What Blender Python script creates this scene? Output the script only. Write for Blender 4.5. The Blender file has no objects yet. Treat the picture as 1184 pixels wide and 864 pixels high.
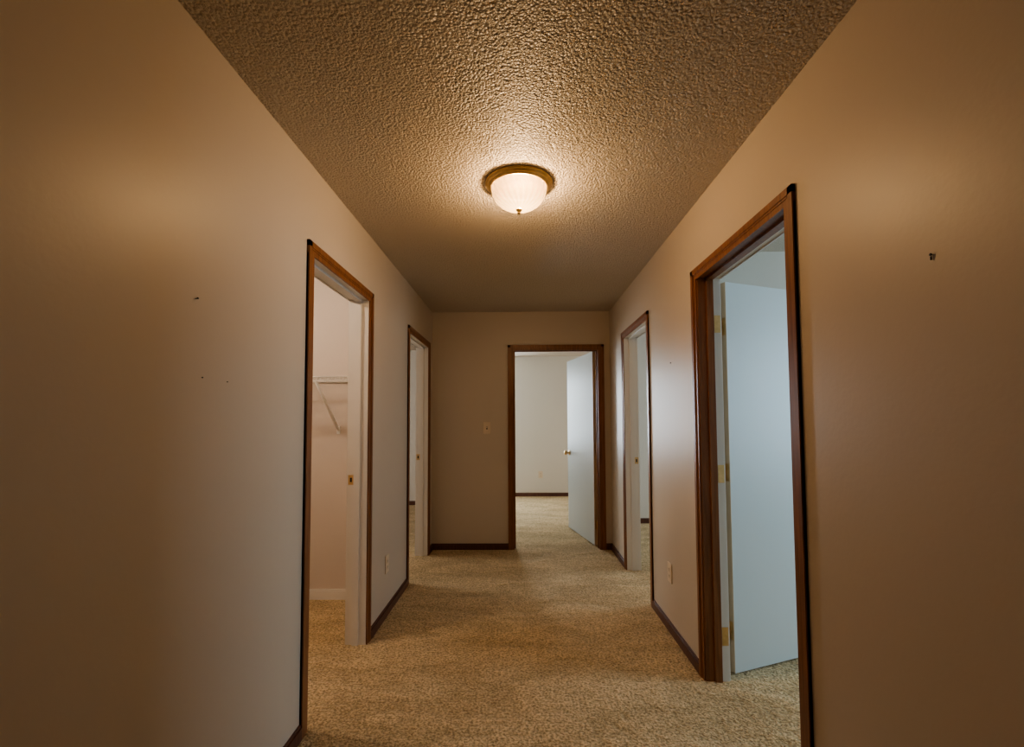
import bpy, bmesh, math, random
import numpy as np
from mathutils import Vector, Matrix
random.seed(3)
W_,H_=1184.0,864.0
CEIL=2.44
f=534.1393; TH=0.0466; RO=-0.0048; YA=0.0153; CX=594.2660; CY=462.3471; h=1.3028
a=.9184; b=.9188; D=4.7601; T=2.0920
L1n,L1f,L2n=1.9429,2.8139,3.7151
R1n,R1f,R2n,R2f=1.5222,2.4476,3.2953,4.1678
FDl,FDr=-.1354,.8563
cf=np.array([-math.sin(YA)*math.cos(TH),math.cos(YA)*math.cos(TH),math.sin(TH)])
r_=np.array([math.cos(YA),math.sin(YA),0.0]); u_=np.cross(r_,cf)
cr=r_*math.cos(RO)+u_*math.sin(RO); cu=-r_*math.sin(RO)+u_*math.cos(RO)
def ray(px,py): return cf+cr*(px-CX)/f-cu*(py-CY)/f
def onx(px,py,X): v=ray(px,py); t=X/v[0]; return v[1]*t, h+v[2]*t
def ony(px,py,Y): v=ray(px,py); t=Y/v[1]; return v[0]*t, h+v[2]*t
def onz(px,py,Z=0): v=ray(px,py); t=(Z-h)/v[2]; return v[0]*t, v[1]*t

# ------------------------------------------------------------ materials
def mat(name,col,rough=.6,metal=0,bump=None,var=None,spec=.5):
    m=bpy.data.materials.new(name); m.use_nodes=True; n=m.node_tree.nodes; l=m.node_tree.links
    B=n['Principled BSDF']; B.inputs['Base Color'].default_value=(*col,1); B.inputs['Roughness'].default_value=rough
    B.inputs['Metallic'].default_value=metal; B.inputs['Specular IOR Level'].default_value=spec
    tc=n.new('ShaderNodeTexCoord')
    if var:
        sc,c2=var
        t=n.new('ShaderNodeTexNoise'); t.inputs['Scale'].default_value=sc; t.inputs['Detail'].default_value=6
        l.new(tc.outputs['Object'],t.inputs['Vector'])
        r=n.new('ShaderNodeValToRGB'); r.color_ramp.elements[0].position=.35; r.color_ramp.elements[1].position=.65
        r.color_ramp.elements[0].color=(*col,1); r.color_ramp.elements[1].color=(*c2,1)
        l.new(t.outputs['Fac'],r.inputs['Fac']); l.new(r.outputs['Color'],B.inputs['Base Color'])
    if bump:
        sc,dist,st=bump
        t=n.new('ShaderNodeTexNoise'); t.inputs['Scale'].default_value=sc; t.inputs['Detail'].default_value=4
        l.new(tc.outputs['Object'],t.inputs['Vector'])
        bm_=n.new('ShaderNodeBump'); bm_.inputs['Distance'].default_value=dist; bm_.inputs['Strength'].default_value=st
        l.new(t.outputs['Fac'],bm_.inputs['Height']); l.new(bm_.outputs['Normal'],B.inputs['Normal'])
    return m
M_wall=mat('hall_paint',(.60,.515,.42),.42,bump=(60,.002,.2),spec=.5)
M_white=mat('room_paint',(.72,.68,.61),.6,bump=(60,.002,.2))
M_closet=mat('closet_paint',(.64,.57,.51),.6,bump=(60,.002,.2))
M_trimw=mat('white_trim_paint',(.78,.75,.71),.4,bump=(40,.001,.1))
M_door=mat('door_paint',(.62,.67,.68),.42,bump=(90,.001,.15))
M_brass=mat('antique_brass',(.78,.58,.33),.42,1,var=(30,(.66,.48,.25)))
M_enamel=mat('dark_pan_inside',(.10,.07,.04),.6,var=(30,(.12,.08,.05)))
M_plate=mat('ivory_plastic',(.74,.62,.47),.35,var=(20,(.76,.64,.49)))
M_dark=mat('dark_slot',(.02,.018,.015),.5,var=(20,(.03,.02,.02)))
M_wire=mat('white_vinyl_wire',(.92,.90,.88),.3,var=(20,(.90,.89,.86)))
def wood(name,c1,c2,rough=.38):
    m=mat(name,c1,rough); n=m.node_tree.nodes; l=m.node_tree.links; B=n['Principled BSDF']
    tc=n.new('ShaderNodeTexCoord'); mp=n.new('ShaderNodeMapping'); mp.inputs['Scale'].default_value=(60,60,3)
    t=n.new('ShaderNodeTexNoise'); t.inputs['Scale'].default_value=1.2; t.inputs['Detail'].default_value=8; t.inputs['Distortion'].default_value=.6
    r=n.new('ShaderNodeValToRGB'); r.color_ramp.elements[0].position=.3; r.color_ramp.elements[1].position=.7
    r.color_ramp.elements[0].color=(*c1,1); r.color_ramp.elements[1].color=(*c2,1)
    l.new(tc.outputs['Object'],mp.inputs['Vector']); l.new(mp.outputs['Vector'],t.inputs['Vector']); l.new(t.outputs['Fac'],r.inputs['Fac']); l.new(r.outputs['Color'],B.inputs['Base Color'])
    return m
M_wood=wood('stained_wood',(.18,.070,.027),(.31,.13,.052))
M_base=wood('dark_baseboard',(.09,.036,.024),(.15,.064,.04))
M_edge=wood('door_edge_wood',(.60,.44,.28),(.72,.54,.36),.5)

def ceiling_mat():
    m=mat('textured_ceiling',(.68,.59,.48),.45); n=m.node_tree.nodes; l=m.node_tree.links; B=n['Principled BSDF']
    tc=n.new('ShaderNodeTexCoord')
    t1=n.new('ShaderNodeTexNoise'); t1.inputs['Scale'].default_value=95; t1.inputs['Detail'].default_value=5; t1.inputs['Distortion'].default_value=.2
    r=n.new('ShaderNodeValToRGB'); r.color_ramp.elements[0].position=.48; r.color_ramp.elements[1].position=.60
    t2=n.new('ShaderNodeTexVoronoi'); t2.inputs['Scale'].default_value=105; t2.feature='F1'
    ad=n.new('ShaderNodeMath'); ad.operation='MULTIPLY_ADD'; ad.inputs[1].default_value=-1.6
    bp=n.new('ShaderNodeBump'); bp.inputs['Distance'].default_value=.0045; bp.inputs['Strength'].default_value=.9
    l.new(tc.outputs['Object'],t1.inputs['Vector']); l.new(tc.outputs['Object'],t2.inputs['Vector'])
    l.new(t1.outputs['Fac'],r.inputs['Fac']); l.new(t2.outputs['Distance'],ad.inputs[0]); l.new(r.outputs['Color'],ad.inputs[2])
    l.new(ad.outputs[0],bp.inputs['Height']); l.new(bp.outputs['Normal'],B.inputs['Normal'])
    return m
M_ceil=ceiling_mat()
def carpet_mat():
    m=mat('plush_carpet',(.40,.29,.16),.95,spec=.1); n=m.node_tree.nodes; l=m.node_tree.links; B=n['Principled BSDF']
    tc=n.new('ShaderNodeTexCoord')
    def nz(sc,det,dis=0,mp=None):
        t=n.new('ShaderNodeTexNoise'); t.inputs['Scale'].default_value=sc; t.inputs['Detail'].default_value=det; t.inputs['Distortion'].default_value=dis
        if mp:
            q=n.new('ShaderNodeMapping'); q.inputs['Scale'].default_value=mp; l.new(tc.outputs['Object'],q.inputs['Vector']); l.new(q.outputs['Vector'],t.inputs['Vector'])
        else: l.new(tc.outputs['Object'],t.inputs['Vector'])
        return t
    tf=nz(88,4,.5); tm=nz(24,3,.6); tb=nz(1.8,3,.9,(1,2.0,1))
    def rp(t,c1,c2,p=(.35,.65)):
        r=n.new('ShaderNodeValToRGB'); r.color_ramp.elements[0].position=p[0]; r.color_ramp.elements[1].position=p[1]
        r.color_ramp.elements[0].color=(*c1,1); r.color_ramp.elements[1].color=(*c2,1); l.new(t.outputs['Fac'],r.inputs['Fac']); return r
    r1=rp(tf,(.46,.33,.17),(.99,.78,.48),(.34,.60)); r2=rp(tb,(.84,.82,.78),(1,1,1),(.42,.58)); r3=rp(tm,(.86,.84,.81),(1,1,1),(.38,.58))
    m1=n.new('ShaderNodeMix'); m1.data_type='RGBA'; m1.blend_type='MULTIPLY'; m1.inputs[0].default_value=1
    l.new(r1.outputs[0],m1.inputs[6]); l.new(r2.outputs[0],m1.inputs[7])
    m2=n.new('ShaderNodeMix'); m2.data_type='RGBA'; m2.blend_type='MULTIPLY'; m2.inputs[0].default_value=1
    l.new(m1.outputs[2],m2.inputs[6]); l.new(r3.outputs[0],m2.inputs[7]); l.new(m2.outputs[2],B.inputs['Base Color'])
    ad=n.new('ShaderNodeMath'); ad.operation='MULTIPLY_ADD'; ad.inputs[1].default_value=1.6
    l.new(tm.outputs['Fac'],ad.inputs[0]); l.new(tf.outputs['Fac'],ad.inputs[2])
    a2=n.new('ShaderNodeMath'); a2.operation='MULTIPLY_ADD'; a2.inputs[1].default_value=4
    l.new(tb.outputs['Fac'],a2.inputs[0]); l.new(ad.outputs[0],a2.inputs[2])
    bp=n.new('ShaderNodeBump'); bp.inputs['Distance'].default_value=.018; bp.inputs['Strength'].default_value=1
    l.new(a2.outputs[0],bp.inputs['Height']); l.new(bp.outputs['Normal'],B.inputs['Normal'])
    B.inputs['Sheen Weight'].default_value=.15
    return m
M_carpet=carpet_mat()

# ------------------------------------------------------------ mesh helper
class MB:
    def __init__(s): s.bm=bmesh.new(); s.mats=[]
    def mi(s,m):
        if m not in s.mats: s.mats.append(m)
        return s.mats.index(m)
    def box(s,x0,x1,y0,y1,z0,z1,m,M=None,bev=0):
        x0,x1=min(x0,x1),max(x0,x1); y0,y1=min(y0,y1),max(y0,y1)
        vs=[s.bm.verts.new((x,y,z)) for x in (x0,x1) for y in (y0,y1) for z in (z0,z1)]
        F=[(0,1,3,2),(4,6,7,5),(0,4,5,1),(2,3,7,6),(0,2,6,4),(1,5,7,3)]
        fs=[s.bm.faces.new([vs[i] for i in q]) for q in F]
        k=s.mi(m)
        for q in fs: q.material_index=k
        if bev:
            es=list({e for q in fs for e in q.edges})
            r=bmesh.ops.bevel(s.bm,geom=es,offset=bev,segments=2,profile=.5,affect='EDGES',material=-1)
            vs=list({v for q in r['faces'] for v in q.verts}|{v for v in vs if v.is_valid})
        if M is not None: bmesh.ops.transform(s.bm,matrix=M,verts=[v for v in vs if v.is_valid])
    def lathe(s,prof,m,M=None,seg=48,smooth=True,fn=None):
        k=s.mi(m); rings=[]
        for (r,z) in prof:
            ring=[]
            for i in range(seg):
                t=2*math.pi*i/seg; rr=fn(r,z,t) if fn else r
                ring.append(s.bm.verts.new((rr*math.cos(t),rr*math.sin(t),z)))
            rings.append(ring)
        for q in range(len(rings)-1):
            for i in range(seg):
                fa=s.bm.faces.new((rings[q][i],rings[q][(i+1)%seg],rings[q+1][(i+1)%seg],rings[q+1][i])); fa.material_index=k; fa.smooth=smooth
        if M is not None: bmesh.ops.transform(s.bm,matrix=M,verts=[v for g in rings for v in g])
    def rod(s,p,q,r,m,seg=8):
        p=Vector(p);q=Vector(q); d=q-p; L=d.length
        M=Matrix.Translation(p)@d.to_track_quat('Z','Y').to_matrix().to_4x4()
        s.lathe([(0.0001,0),(r,0),(r,L),(0.0001,L)],m,M,seg)
    def done(s,name,parent=None):
        bmesh.ops.recalc_face_normals(s.bm,faces=s.bm.faces[:])
        me=bpy.data.meshes.new(name); s.bm.to_mesh(me); s.bm.free()
        for m in s.mats: me.materials.append(m)
        o=bpy.data.objects.new(name,me); bpy.context.collection.objects.link(o)
        if parent: o.parent=parent
        return o
def empty(name,loc=(0,0,0)):
    o=bpy.data.objects.new(name,None); bpy.context.collection.objects.link(o); o.location=loc; o.empty_display_size=.1; return o

t=.115; CW=.057; JT=.018
OT=T-CW+.006   # opening top (jamb underside)
def wall_y(mb,x0,x1,y0,y1,ops,m,z1=CEIL):   # wall running along y
    y=y0
    for (s,e,zb,zt) in sorted(ops):
        mb.box(x0,x1,y,s,0,z1,m)
        if zb>0: mb.box(x0,x1,s,e,0,zb,m)
        mb.box(x0,x1,s,e,zt,z1,m); y=e
    mb.box(x0,x1,y,y1,0,z1,m)
def wall_x(mb,y0,y1,x0,x1,ops,m,z1=CEIL):
    x=x0
    for (s,e,zb,zt) in sorted(ops):
        mb.box(x,s,y0,y1,0,z1,m)
        if zb>0: mb.box(s,e,y0,y1,0,zb,m)
        mb.box(s,e,y0,y1,zt,z1,m); x=e
    mb.box(x,x1,y0,y1,0,z1,m)
L2f=min(L2n+.89,D-.012)
rough=lambda n,f_:(n+CW-JT+.006,f_-CW+JT-.006,0,OT+JT)
opL=[rough(L1n,L1f),rough(L2n,L2f)]; opR=[rough(R1n,R1f),rough(R2n,R2f)]
opF=[(FDl+CW-JT+.006,FDr-CW+JT-.006,0,OT+JT)]
YB=-4.5; tl=t/2
mb=MB(); wall_y(mb,-a-tl,-a,YB,D,opL,M_wall); wall_y(mb,-a-t,-a-tl,YB,7.1,opL,M_white); mb.done('wall_left')
mb=MB(); wall_y(mb,b,b+tl,YB,D,opR,M_wall); wall_y(mb,b+tl,b+t,YB,6.0,opR,M_white); mb.done('wall_right')
mb=MB(); wall_x(mb,D,D+tl,-a-tl,b+tl,opF,M_wall); wall_x(mb,D+tl,D+t,-a-tl,b+tl,opF,M_white); mb.done('wall_far')
mb=MB(); mb.box(-a-t,b+t,YB-.1,YB,0,CEIL,M_wall); mb.done('wall_back')
XL=-4.0; XR=4.3; YF=onz(628,574,0)[1]
YC=onz(375,693,0)[1]; YL2=onz(474,584,0)[1]; YR2=onz(750,605,0)[1]; YP=3.1
mb=MB()
wall_x(mb,YC,YC+.1,-2.7,-a-t,[],M_closet); wall_x(mb,.9,1.0,-2.7,-a-t,[],M_closet); mb.box(-2.7,-2.6,1.0,YC,0,CEIL,M_closet); mb.done('wall_closet')
mb=MB(); wall_x(mb,YL2,YL2+.1,XL,-a-t,[],M_white); mb.box(XL-.1,XL,YC,YL2+.1,0,.9,M_white)
mb.box(XL-.1,XL,YC,YL2+.1,2.1,CEIL,M_white); mb.box(XL-.1,XL,YC,4.2,.9,2.1,M_white); mb.box(XL-.1,XL,5.6,YL2+.1,.9,2.1,M_white)
mb.box(XL,-2.7,YC,YC+.1,0,CEIL,M_white); mb.done('wall_bedroom_left')
wy0,wy1=1.05,2.55
mb=MB(); wall_y(mb,XR,XR+.1,-.6,YR2+.1,[(wy0,wy1,.85,2.1),(4.0,5.2,.85,2.1)],M_white)
wall_x(mb,-.7,-.6,b+t,XR+.1,[],M_white); wall_x(mb,YP,YP+.08,b+t,XR,[],M_white); wall_x(mb,YR2,YR2+.1,b+t,XR+.1,[],M_white); mb.done('wall_bedroom_right')
fwx0,fwx1=-a+.12,-.28
mb=MB(); wall_x(mb,YF,YF+.1,-a-t,XR,[(fwx0,fwx1,.8,2.1)],M_white); mb.box(-a-t,-a-t+.02,D+t,YF,0,CEIL,M_white)
wall_y(mb,XR,XR+.1,YR2+.1,YF+.1,[(YR2+.5,YF-.3,.8,2.1)],M_white); mb.done('wall_far_room')
mb=MB(); mb.box(-4.2,4.5,YB-.2,YF+.3,-.1,0,M_carpet); mb.done('floor')
mb=MB(); mb.box(-4.2,4.5,YB-.2,YF+.3,CEIL,CEIL+.1,M_ceil); mb.done('ceiling')

# ------------------------------------------------------------ baseboards
bh,bt=.062,.013
def bb_y(mb,x,sgn,segs,m=M_base,hh=bh):
    for (s,e) in segs:
        if e-s>.01:
            mb.box(x,x+sgn*bt,s,e,0,hh-.012,m); mb.box(x,x+sgn*bt*.55,s,e,hh-.012,hh,m)
def bb_x(mb,y,sgn,segs,m=M_base,hh=bh):
    for (s,e) in segs:
        if e-s>.01:
            mb.box(s,e,y,y+sgn*bt,0,hh-.012,m); mb.box(s,e,y,y+sgn*bt*.55,hh-.012,hh,m)
mb=MB(); bb_y(mb,-a,1,[(YB,L1n),(L1f,L2n),(L2f,D)]); mb.done('baseboard_left')
mb=MB(); bb_y(mb,b,-1,[(YB,R1n),(R1f,R2n),(R2f,D)]); mb.done('baseboard_right')
mb=MB(); bb_x(mb,D,-1,[(-a,FDl),(FDr,b)]); mb.done('baseboard_far')
mb=MB(); bb_x(mb,YF,-1,[(-a,XR)]); mb.done('baseboard_far_room')
mb=MB(); bb_x(mb,YC,-1,[(-2.6,-a-t)],M_trimw,.075); bb_y(mb,-2.6,1,[(1,YC)],M_trimw,.075); mb.done('baseboard_closet')
mb=MB(); bb_x(mb,YL2,-1,[(XL,-a-t)]); mb.done('baseboard_bedroom_left')
mb=MB(); bb_x(mb,YR2,-1,[(b+t,XR)]); bb_x(mb,YP,-1,[(b+t,XR)]); bb_y(mb,XR,-1,[(-.6,YP)]); mb.done('baseboard_bedroom_right')

# ------------------------------------------------------------ door frames
ct=.013
def casing(mb,mapf,n,f_,m):
    def bx(u0,u1,w0,w1,z0,z1): mapf(mb,u0,u1,w0,w1,z0,z1,m)
    for (o,i) in ((n,1),(f_,-1)):
        bx(o,o+i*CW,0,ct*.6,0,T-CW); bx(o,o+i*CW*.45,0,ct,0,T); bx(o+i*CW*.45,o+i*CW*.6,0,ct*.8,0,T-CW*.45)
    bx(n+CW*.45,f_-CW*.45,0,ct*.6,T-CW,T); bx(n,f_,0,ct,T-CW*.45,T); bx(n+CW*.45,f_-CW*.45,0,ct*.8,T-CW*.6,T-CW*.45)
def frame(name,kind,pos,sg_,n,f_,mc,m1,m2,mback,split=.5):
    mb=MB()
    if kind=='y':
        def mp(mb,u0,u1,w0,w1,z0,z1,m): mb.box(pos-sg_*w0,pos-sg_*w1,u0,u1,z0,z1,m)
        def mpb(mb,u0,u1,w0,w1,z0,z1,m): mb.box(pos+sg_*(t+w0),pos+sg_*(t+w1),u0,u1,z0,z1,m)
        def J(u0,u1,w0,w1,z0,z1,m): mb.box(pos+sg_*w0,pos+sg_*w1,u0,u1,z0,z1,m)
    else:
        def mp(mb,u0,u1,w0,w1,z0,z1,m): mb.box(u0,u1,pos-sg_*w0,pos-sg_*w1,z0,z1,m)
        def mpb(mb,u0,u1,w0,w1,z0,z1,m): mb.box(u0,u1,pos+sg_*(t+w0),pos+sg_*(t+w1),z0,z1,m)
        def J(u0,u1,w0,w1,z0,z1,m): mb.box(u0,u1,pos+sg_*w0,pos+sg_*w1,z0,z1,m)
    casing(mb,mp,n,f_,mc); casing(mb,mpb,n,f_,mback)
    i0=n+CW+.006; i1=f_-CW-.006; ws=t*split
    for (w0,w1,m) in ((0,ws,m1),(ws,t,m2)):
        J(i0-JT,i0,w0,w1,0,OT+JT,m); J(i1,i1+JT,w0,w1,0,OT+JT,m); J(i0,i1,w0,w1,OT,OT+JT,m)
    s0,s1=.042,.077
    J(i0,i0+.011,s0,s1,0,OT,m1); J(i1-.011,i1,s0,s1,0,OT,m1); J(i0+.011,i1-.011,s0,s1,OT-.011,OT,m1)
    o=mb.done(name); return i0,i1,o
L1i=frame('door_frame','y',-a,-1,L1n,L1f,M_wood,M_trimw,M_trimw,M_trimw)
L2i=frame('door_frame','y',-a,-1,L2n,L2f,M_wood,M_trimw,M_trimw,M_trimw)
R1i=frame('door_frame','y',b,1,R1n,R1f,M_wood,M_wood,M_trimw,M_trimw,split=.68)
R2i=frame('door_frame','y',b,1,R2n,R2f,M_wood,M_trimw,M_trimw,M_trimw)
Fi=frame('door_frame','x',D,1,FDl,FDr,M_wood,M_wood,M_wood,M_trimw)

def strike(par,x,y,z,sgn=-1):
    mb=MB(); mb.box(x-.016,x+.016,y,y+sgn*.002,z-.029,z+.029,M_brass); mb.box(x-.006,x+.006,y,y+sgn*.0026,z-.013,z+.013,M_dark)
    mb.box(x+.014 if x<0 else x-.014, x+.024 if x<0 else x-.024, y,y+sgn*.003,z-.018,z+.018,M_brass); mb.done('strike_plate',par)
strike(L1i[2],-a-.095,L1i[1],onx(404,556,-a-.09)[1])
strike(L2i[2],-a-.095,L2i[1],onx(480,530,-a-.09)[1])
strike(R2i[2],b+.095,R2i[1],onx(739,534,b+.09)[1])
hb=MB()
for z in (.22,1.03,1.80): hb.box(b+t-.032,b+t-.001,R1i[1]-.002,R1i[1],z-.045,z+.045,M_brass)
hb.done('hinge_plates',R1i[2])

# ------------------------------------------------------------ door leaves
def leaf(name,pin,ang,width,hand,knobs=True,edge=M_edge):
    root=empty(name,(pin[0],pin[1],0)); root.rotation_euler=(0,0,ang)
    th=.035; s=-hand
    mb=MB(); e=.0015
    mb.box(.003,.003+width,e*s,(th-e)*s,.012,OT-.005,M_door)
    mb.box(.0015,.003,0,th*s,.012,OT-.005,edge); mb.box(.003+width,.0045+width,0,th*s,.012,OT-.005,M_door)
    mb.box(.003,.003+width,0,e*s,.012,OT-.005,M_door); mb.box(.003,.003+width,(th-e)*s,th*s,.012,OT-.005,M_door)
    mb.done('leaf',root)
    for i,z in enumerate((.22,1.03,1.80)):
        hb=MB(); hb.lathe([(.0001,0),(.0075,0),(.0075,.09),(.005,.094),(.0001,.096)],M_brass,Matrix.Translation((-.006,.004*s,z-.045)),12)
        hb.box(-.0005,.0015,.002*s,.031*s,z-.045,z+.045,M_brass); hb.done('hinge_%d'%(i+1),root)
    if knobs:
        for k,(yy,d) in enumerate(((0,-s),(th*s,s))):
            kb=MB(); Mx=Matrix.Translation((width-.06,yy,.92))@Matrix.Rotation(-d*math.pi/2,4,'X')
            kb.lathe([(.0001,0),(.032,0),(.032,.004),(.027,.008),(.012,.010),(.011,.032),(.022,.038),(.027,.048),(.027,.056),(.021,.064),(.0001,.067)],M_brass,Mx,28)
            kb.done('knob_%d'%(k+1),root)
    return root
px0,py0=onz(850,782,0); px1,py1=onz(932,761,0)
angR=math.atan2(py1-py0,px1-px0)
thk=.035
pinR=(px0-thk*math.sin(angR),py0+thk*math.cos(angR))
leaf('door',pinR,angR,R1i[1]-R1i[0]-.01,1)
qx1,qy1=onz(661,613,0)
pinF=(Fi[1]-.001,D+t+.006)
angF=math.atan2(qy1-pinF[1],qx1+.035-pinF[0])
leaf('door',pinF,angF,Fi[1]-Fi[0]-.012,-1)

# ------------------------------------------------------------ windows with daylight
def window(name,kind,pos,u0,u1,z0,z1,sg_,power,col):
    root=empty(name,(0,0,0)); mb=MB()
    def B(ua,ub,wa,wb,za,zb,m=M_trimw):
        if kind=='y': mb.box(pos+sg_*wa,pos+sg_*wb,ua,ub,za,zb,m)
        else: mb.box(ua,ub,pos+sg_*wa,pos+sg_*wb,za,zb,m)
    for (ua,ub,za,zb) in ((u0,u0+.045,z0,z1),(u1-.045,u1,z0,z1),(u0,u1,z0,z0+.045),(u0,u1,z1-.045,z1),(u0,u1,(z0+z1)/2-.02,(z0+z1)/2+.02)):
        B(ua,ub,.02,.07,za,zb)
    for (ua,ub,za,zb) in ((u0-.06,u0,z0-.06,z1+.06),(u1,u1+.06,z0-.06,z1+.06),(u0,u1,z0-.06,z0),(u0,u1,z1,z1+.06)):
        B(ua,ub,-.014,0,za,zb,M_wood)
    mb.done('sash',root)
    L=bpy.data.lights.new(name+'_daylight','AREA'); L.shape='RECTANGLE'; L.size=(u1-u0); L.size_y=(z1-z0); L.energy=power; L.color=col
    o=bpy.data.objects.new('daylight',L); bpy.context.collection.objects.link(o); o.parent=root
    c=((u0+u1)/2,(z0+z1)/2); w=.085
    if kind=='y': o.location=(pos+sg_*w,c[0],c[1]); d=Vector((-sg_,0,-.15))
    else: o.location=(c[0],pos+sg_*w,c[1]); d=Vector((0,-sg_,-.15))
    o.rotation_euler=d.to_track_quat('-Z','Z').to_euler()
window('window_1','y',XR,wy0,wy1,.85,2.1,1,74,(.60,.82,1.0))
window('window_2','y',XR,4.0,5.2,.85,2.1,1,50,(.74,.88,1.0))
window('window_3','x',YF,fwx0,fwx1,.8,2.1,1,66,(.78,.90,1.0))
window('window_4','y',XR,YR2+.5,YF-.3,.8,2.1,1,42,(.95,.95,.95))
window('window_5','y',XL,4.2,5.6,.9,2.1,-1,54,(1.0,.95,.90))

# ------------------------------------------------------------ ceiling lamp
lx,ly=onz(600,212,CEIL)
def glass_mat():
    m=bpy.data.materials.new('lit_frosted_glass'); m.use_nodes=True; n=m.node_tree.nodes; l=m.node_tree.links; B=n['Principled BSDF']
    B.inputs['Base Color'].default_value=(.14,.11,.07,1); B.inputs['Roughness'].default_value=.25
    tc=n.new('ShaderNodeTexCoord'); vm=n.new('ShaderNodeVectorMath'); vm.operation='DISTANCE'; vm.inputs[1].default_value=(.01,-.02,-.12)
    l.new(tc.outputs['Object'],vm.inputs[0])
    mr=n.new('ShaderNodeMapRange'); mr.inputs['From Min'].default_value=.02; mr.inputs['From Max'].default_value=.13; mr.inputs['To Min'].default_value=4.2; mr.inputs['To Max'].default_value=.6
    l.new(vm.outputs['Value'],mr.inputs['Value'])
    sp=n.new('ShaderNodeSeparateXYZ'); l.new(tc.outputs['Object'],sp.inputs[0])
    at=n.new('ShaderNodeMath'); at.operation='ARCTAN2'; l.new(sp.outputs['Y'],at.inputs[0]); l.new(sp.outputs['X'],at.inputs[1])
    k1=n.new('ShaderNodeMath'); k1.operation='MULTIPLY'; k1.inputs[1].default_value=24; l.new(at.outputs[0],k1.inputs[0])
    k2=n.new('ShaderNodeMath'); k2.operation='MULTIPLY_ADD'; k2.inputs[1].default_value=40; l.new(sp.outputs['Z'],k2.inputs[0]); l.new(k1.outputs[0],k2.inputs[2])
    si=n.new('ShaderNodeMath'); si.operation='SINE'; l.new(k2.outputs[0],si.inputs[0])
    ma=n.new('ShaderNodeMath'); ma.operation='MULTIPLY_ADD'; ma.inputs[1].default_value=.28; ma.inputs[2].default_value=1; l.new(si.outputs[0],ma.inputs[0])
    mu=n.new('ShaderNodeMath'); mu.operation='MULTIPLY'; l.new(ma.outputs[0],mu.inputs[0]); l.new(mr.outputs['Result'],mu.inputs[1])
    B.inputs['Emission Color'].default_value=(1,.62,.26,1); l.new(mu.outputs[0],B.inputs['Emission Strength'])
    tr=n.new('ShaderNodeBsdfTransparent'); tr.inputs['Color'].default_value=(1,.93,.8,1)
    mx=n.new('ShaderNodeMixShader'); mx.inputs[0].default_value=.85
    l.new(tr.outputs[0],mx.inputs[1]); l.new(B.outputs[0],mx.inputs[2]); l.new(mx.outputs[0],n['Material Output'].inputs['Surface'])
    return m
M_glass=glass_mat()
lamp=empty('ceiling_light',(lx,ly,CEIL))
mb=MB(); mb.lathe([(.0001,0),(.158,0),(.160,-.003),(.160,-.006),(.155,-.010),(.150,-.011),(.150,-.016),(.146,-.019),(.142,-.020),(.140,-.025),(.136,-.027),(.131,-.026)],M_brass,None,72)
mb.lathe([(.131,-.026),(.128,-.012),(.0001,-.010)],M_enamel,None,72); mb.done('brass_pan',lamp)
mb=MB(); prof=[]
for i in range(17):
    q=i/16*math.pi/2; prof.append((max(.131*math.cos(q)**.85,.004) if i<16 else .004,-.025-.103*math.sin(q)))
mb.lathe(prof,M_glass,None,144,True,lambda r,z,tt: r*(1+.014*math.sin(24*tt+z*40))); mb.done('glass_bowl',lamp)
mb=MB(); mb.lathe([(.0001,-.124),(.013,-.126),(.016,-.130),(.012,-.135),(.007,-.139),(.009,-.145),(.006,-.151),(.0001,-.153)],M_brass,None,24); mb.done('finial',lamp)
L=bpy.data.lights.new('bulb','POINT'); L.energy=104; L.color=(1,.70,.42); L.shadow_soft_size=.02
o=bpy.data.objects.new('bulb',L); bpy.context.collection.objects.link(o); o.parent=lamp; o.location=(.01,-.01,-.100)

cl=empty('added_closet_light',(-1.9,2.2,CEIL))  # unseen bare-bulb lamp, added to brighten the closet
mb=MB(); mb.lathe([(.0001,0),(.06,0),(.06,-.015),(.035,-.035),(.02,-.05),(.0001,-.05)],M_trimw,None,32); mb.done('added_holder',cl)
mE=bpy.data.materials.new('added_bulb_glow'); mE.use_nodes=True; Bq=mE.node_tree.nodes['Principled BSDF']; Bq.inputs['Emission Color'].default_value=(1,.80,.62,1); Bq.inputs['Emission Strength'].default_value=700
nn=mE.node_tree.nodes.new('ShaderNodeTexNoise'); mE.node_tree.links.new(nn.outputs['Fac'],Bq.inputs['Roughness'])
mb=MB(); mb.lathe([(.0001,-.05),(.014,-.05),(.016,-.07),(.028,-.09),(.031,-.11),(.024,-.128),(.0001,-.138)],mE,None,24); mb.done('bulb',cl)  # glowing bulb of the added closet lamp

# ------------------------------------------------------------ closet wire shelf
yf=YC-.40; x0,x1=-2.59,-a-t-.01
zsf=ony(380,436,yf)[1]
mb=MB()
for (y,z) in ((yf,zsf),(yf,zsf-.030),(YC-.012,zsf),(yf+.2,zsf-.004)): mb.rod((x0,y,z),(x1,y,z),.0048,M_wire)
x=x0+.01
while x<x1:
    mb.rod((x,yf,zsf),(x,YC-.008,zsf),.0022,M_wire,6); mb.rod((x,yf,zsf),(x,yf,zsf-.030),.0022,M_wire,6); x+=.0254
bxx=ony(365,443,yf)[0]
for xx in (bxx,bxx-.6):
    mb.rod((xx,yf,zsf-.028),(xx,YC-.006,zsf-.36),.010,M_wire); mb.box(xx-.012,xx+.012,YC-.008,YC,zsf-.39,zsf-.33,M_wire)
mb.done('wire_closet_shelf')

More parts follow.
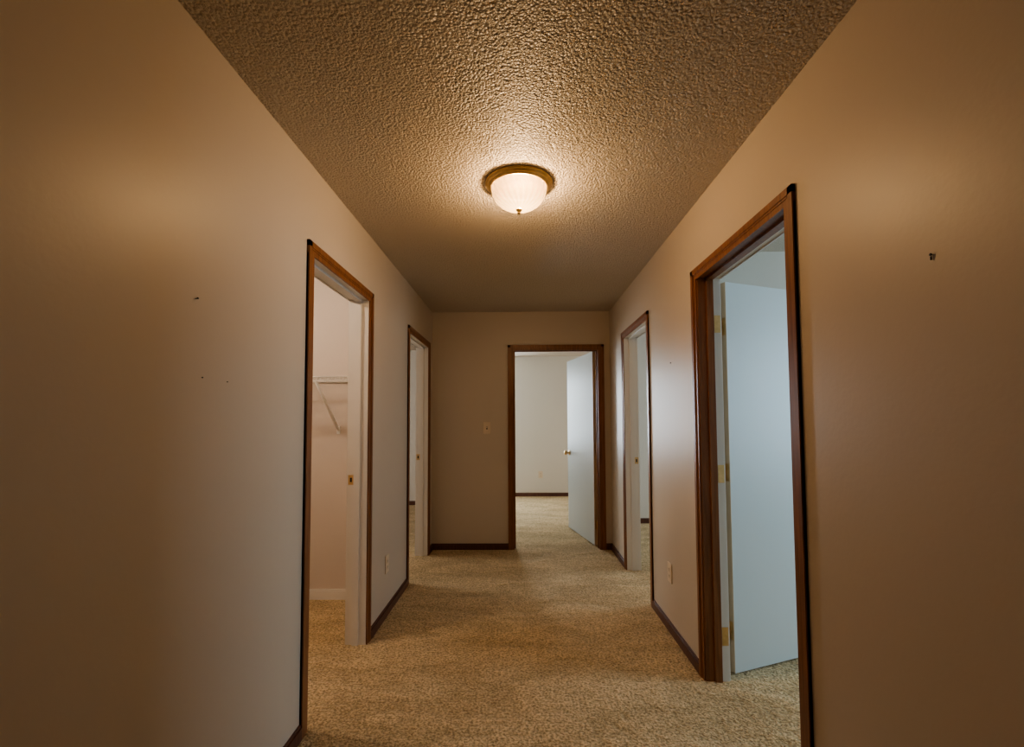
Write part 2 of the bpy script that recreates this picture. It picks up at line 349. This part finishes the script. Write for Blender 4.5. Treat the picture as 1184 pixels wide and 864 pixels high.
# ------------------------------------------------------------ plates
def plate(name,loc,normal,kind):
    mb=MB(); mb.box(-.037,.037,0,-.006,-.059,.059,M_plate,bev=.002)
    if kind=='switch':
        mb.box(-.006,.006,-.006,-.008,-.014,.014,M_dark); mb.box(-.0045,.0045,-.006,-.017,.0,.011,M_plate)
    else:
        for z in (-.02,.02):
            mb.box(-.017,.017,-.006,-.008,z-.014,z+.014,M_plate)
            mb.box(-.008,-.006,-.008,-.0085,z-.004,z+.006,M_dark); mb.box(.006,.008,-.008,-.0085,z-.004,z+.006,M_dark); mb.box(-.002,.002,-.008,-.0085,z-.011,z-.007,M_dark)
    o=mb.done(name); o.location=loc; o.rotation_euler=(0,0,{'y':0,'x':math.pi/2,'-x':-math.pi/2}[normal])
sx,sz=ony(563,495,D); plate('light_switch',(sx,D,sz),'y','switch')
yy,zz=onx(447,652,-a); plate('wall_outlet',(-a,yy,zz),'x','outlet')
yy,zz=onx(775,662,b); plate('wall_outlet',(b,yy,zz),'-x','outlet')
xx,zz=ony(625,549,YF); plate('wall_outlet',(xx,YF,zz),'y','outlet')
def nail(px,py,X,L=.006,r=.0022):
    yy,zz=onx(px,py,X); s=-1 if X>0 else 1
    mb=MB(); mb.rod((X-s*.004,yy,zz),(X+s*L,yy,zz+L*.4),r*.6,M_dark); mb.rod((X+s*L,yy,zz+L*.4),(X+s*(L+.002),yy,zz+L*.45),r*1.3,M_dark)
    return mb
nail(226,346,-a).done('wall_nail'); nail(233,437,-a,.002,.0015).done('wall_nail'); nail(262,442,-a,.002,.0013).done('wall_nail')
nail(776,420,b,.004,.003).done('wall_nail')
yy,zz=onx(1078,296,b); mb=nail(1078,295,b,.003,.0024); mb.rod((b-.003,yy,zz-.001),(b-.003,yy,zz-.009),.0018,M_dark); mb.done('wall_hook')

# ------------------------------------------------------------ world + camera
w=bpy.data.worlds.new('w'); bpy.context.scene.world=w; w.use_nodes=True
w.node_tree.nodes['Background'].inputs[0].default_value=(.5,.65,.9,1); w.node_tree.nodes['Background'].inputs[1].default_value=.3
bpy.context.scene.view_settings.view_transform='AgX'
try: bpy.context.scene.view_settings.look='AgX - Medium High Contrast'
except Exception: pass
cam=bpy.data.cameras.new('camera'); co=bpy.data.objects.new('camera',cam); bpy.context.collection.objects.link(co)
cam.sensor_fit='HORIZONTAL'; cam.sensor_width=36; cam.lens=36*f/W_; cam.clip_start=.05
cam.shift_x=-(CX-592)/W_; cam.shift_y=(CY-432)/W_
Mc=Matrix.Identity(4)
for i in range(3): Mc[i][0]=cr[i]; Mc[i][1]=cu[i]; Mc[i][2]=-cf[i]
Mc[2][3]=h; co.matrix_world=Mc
bpy.context.scene.camera=co
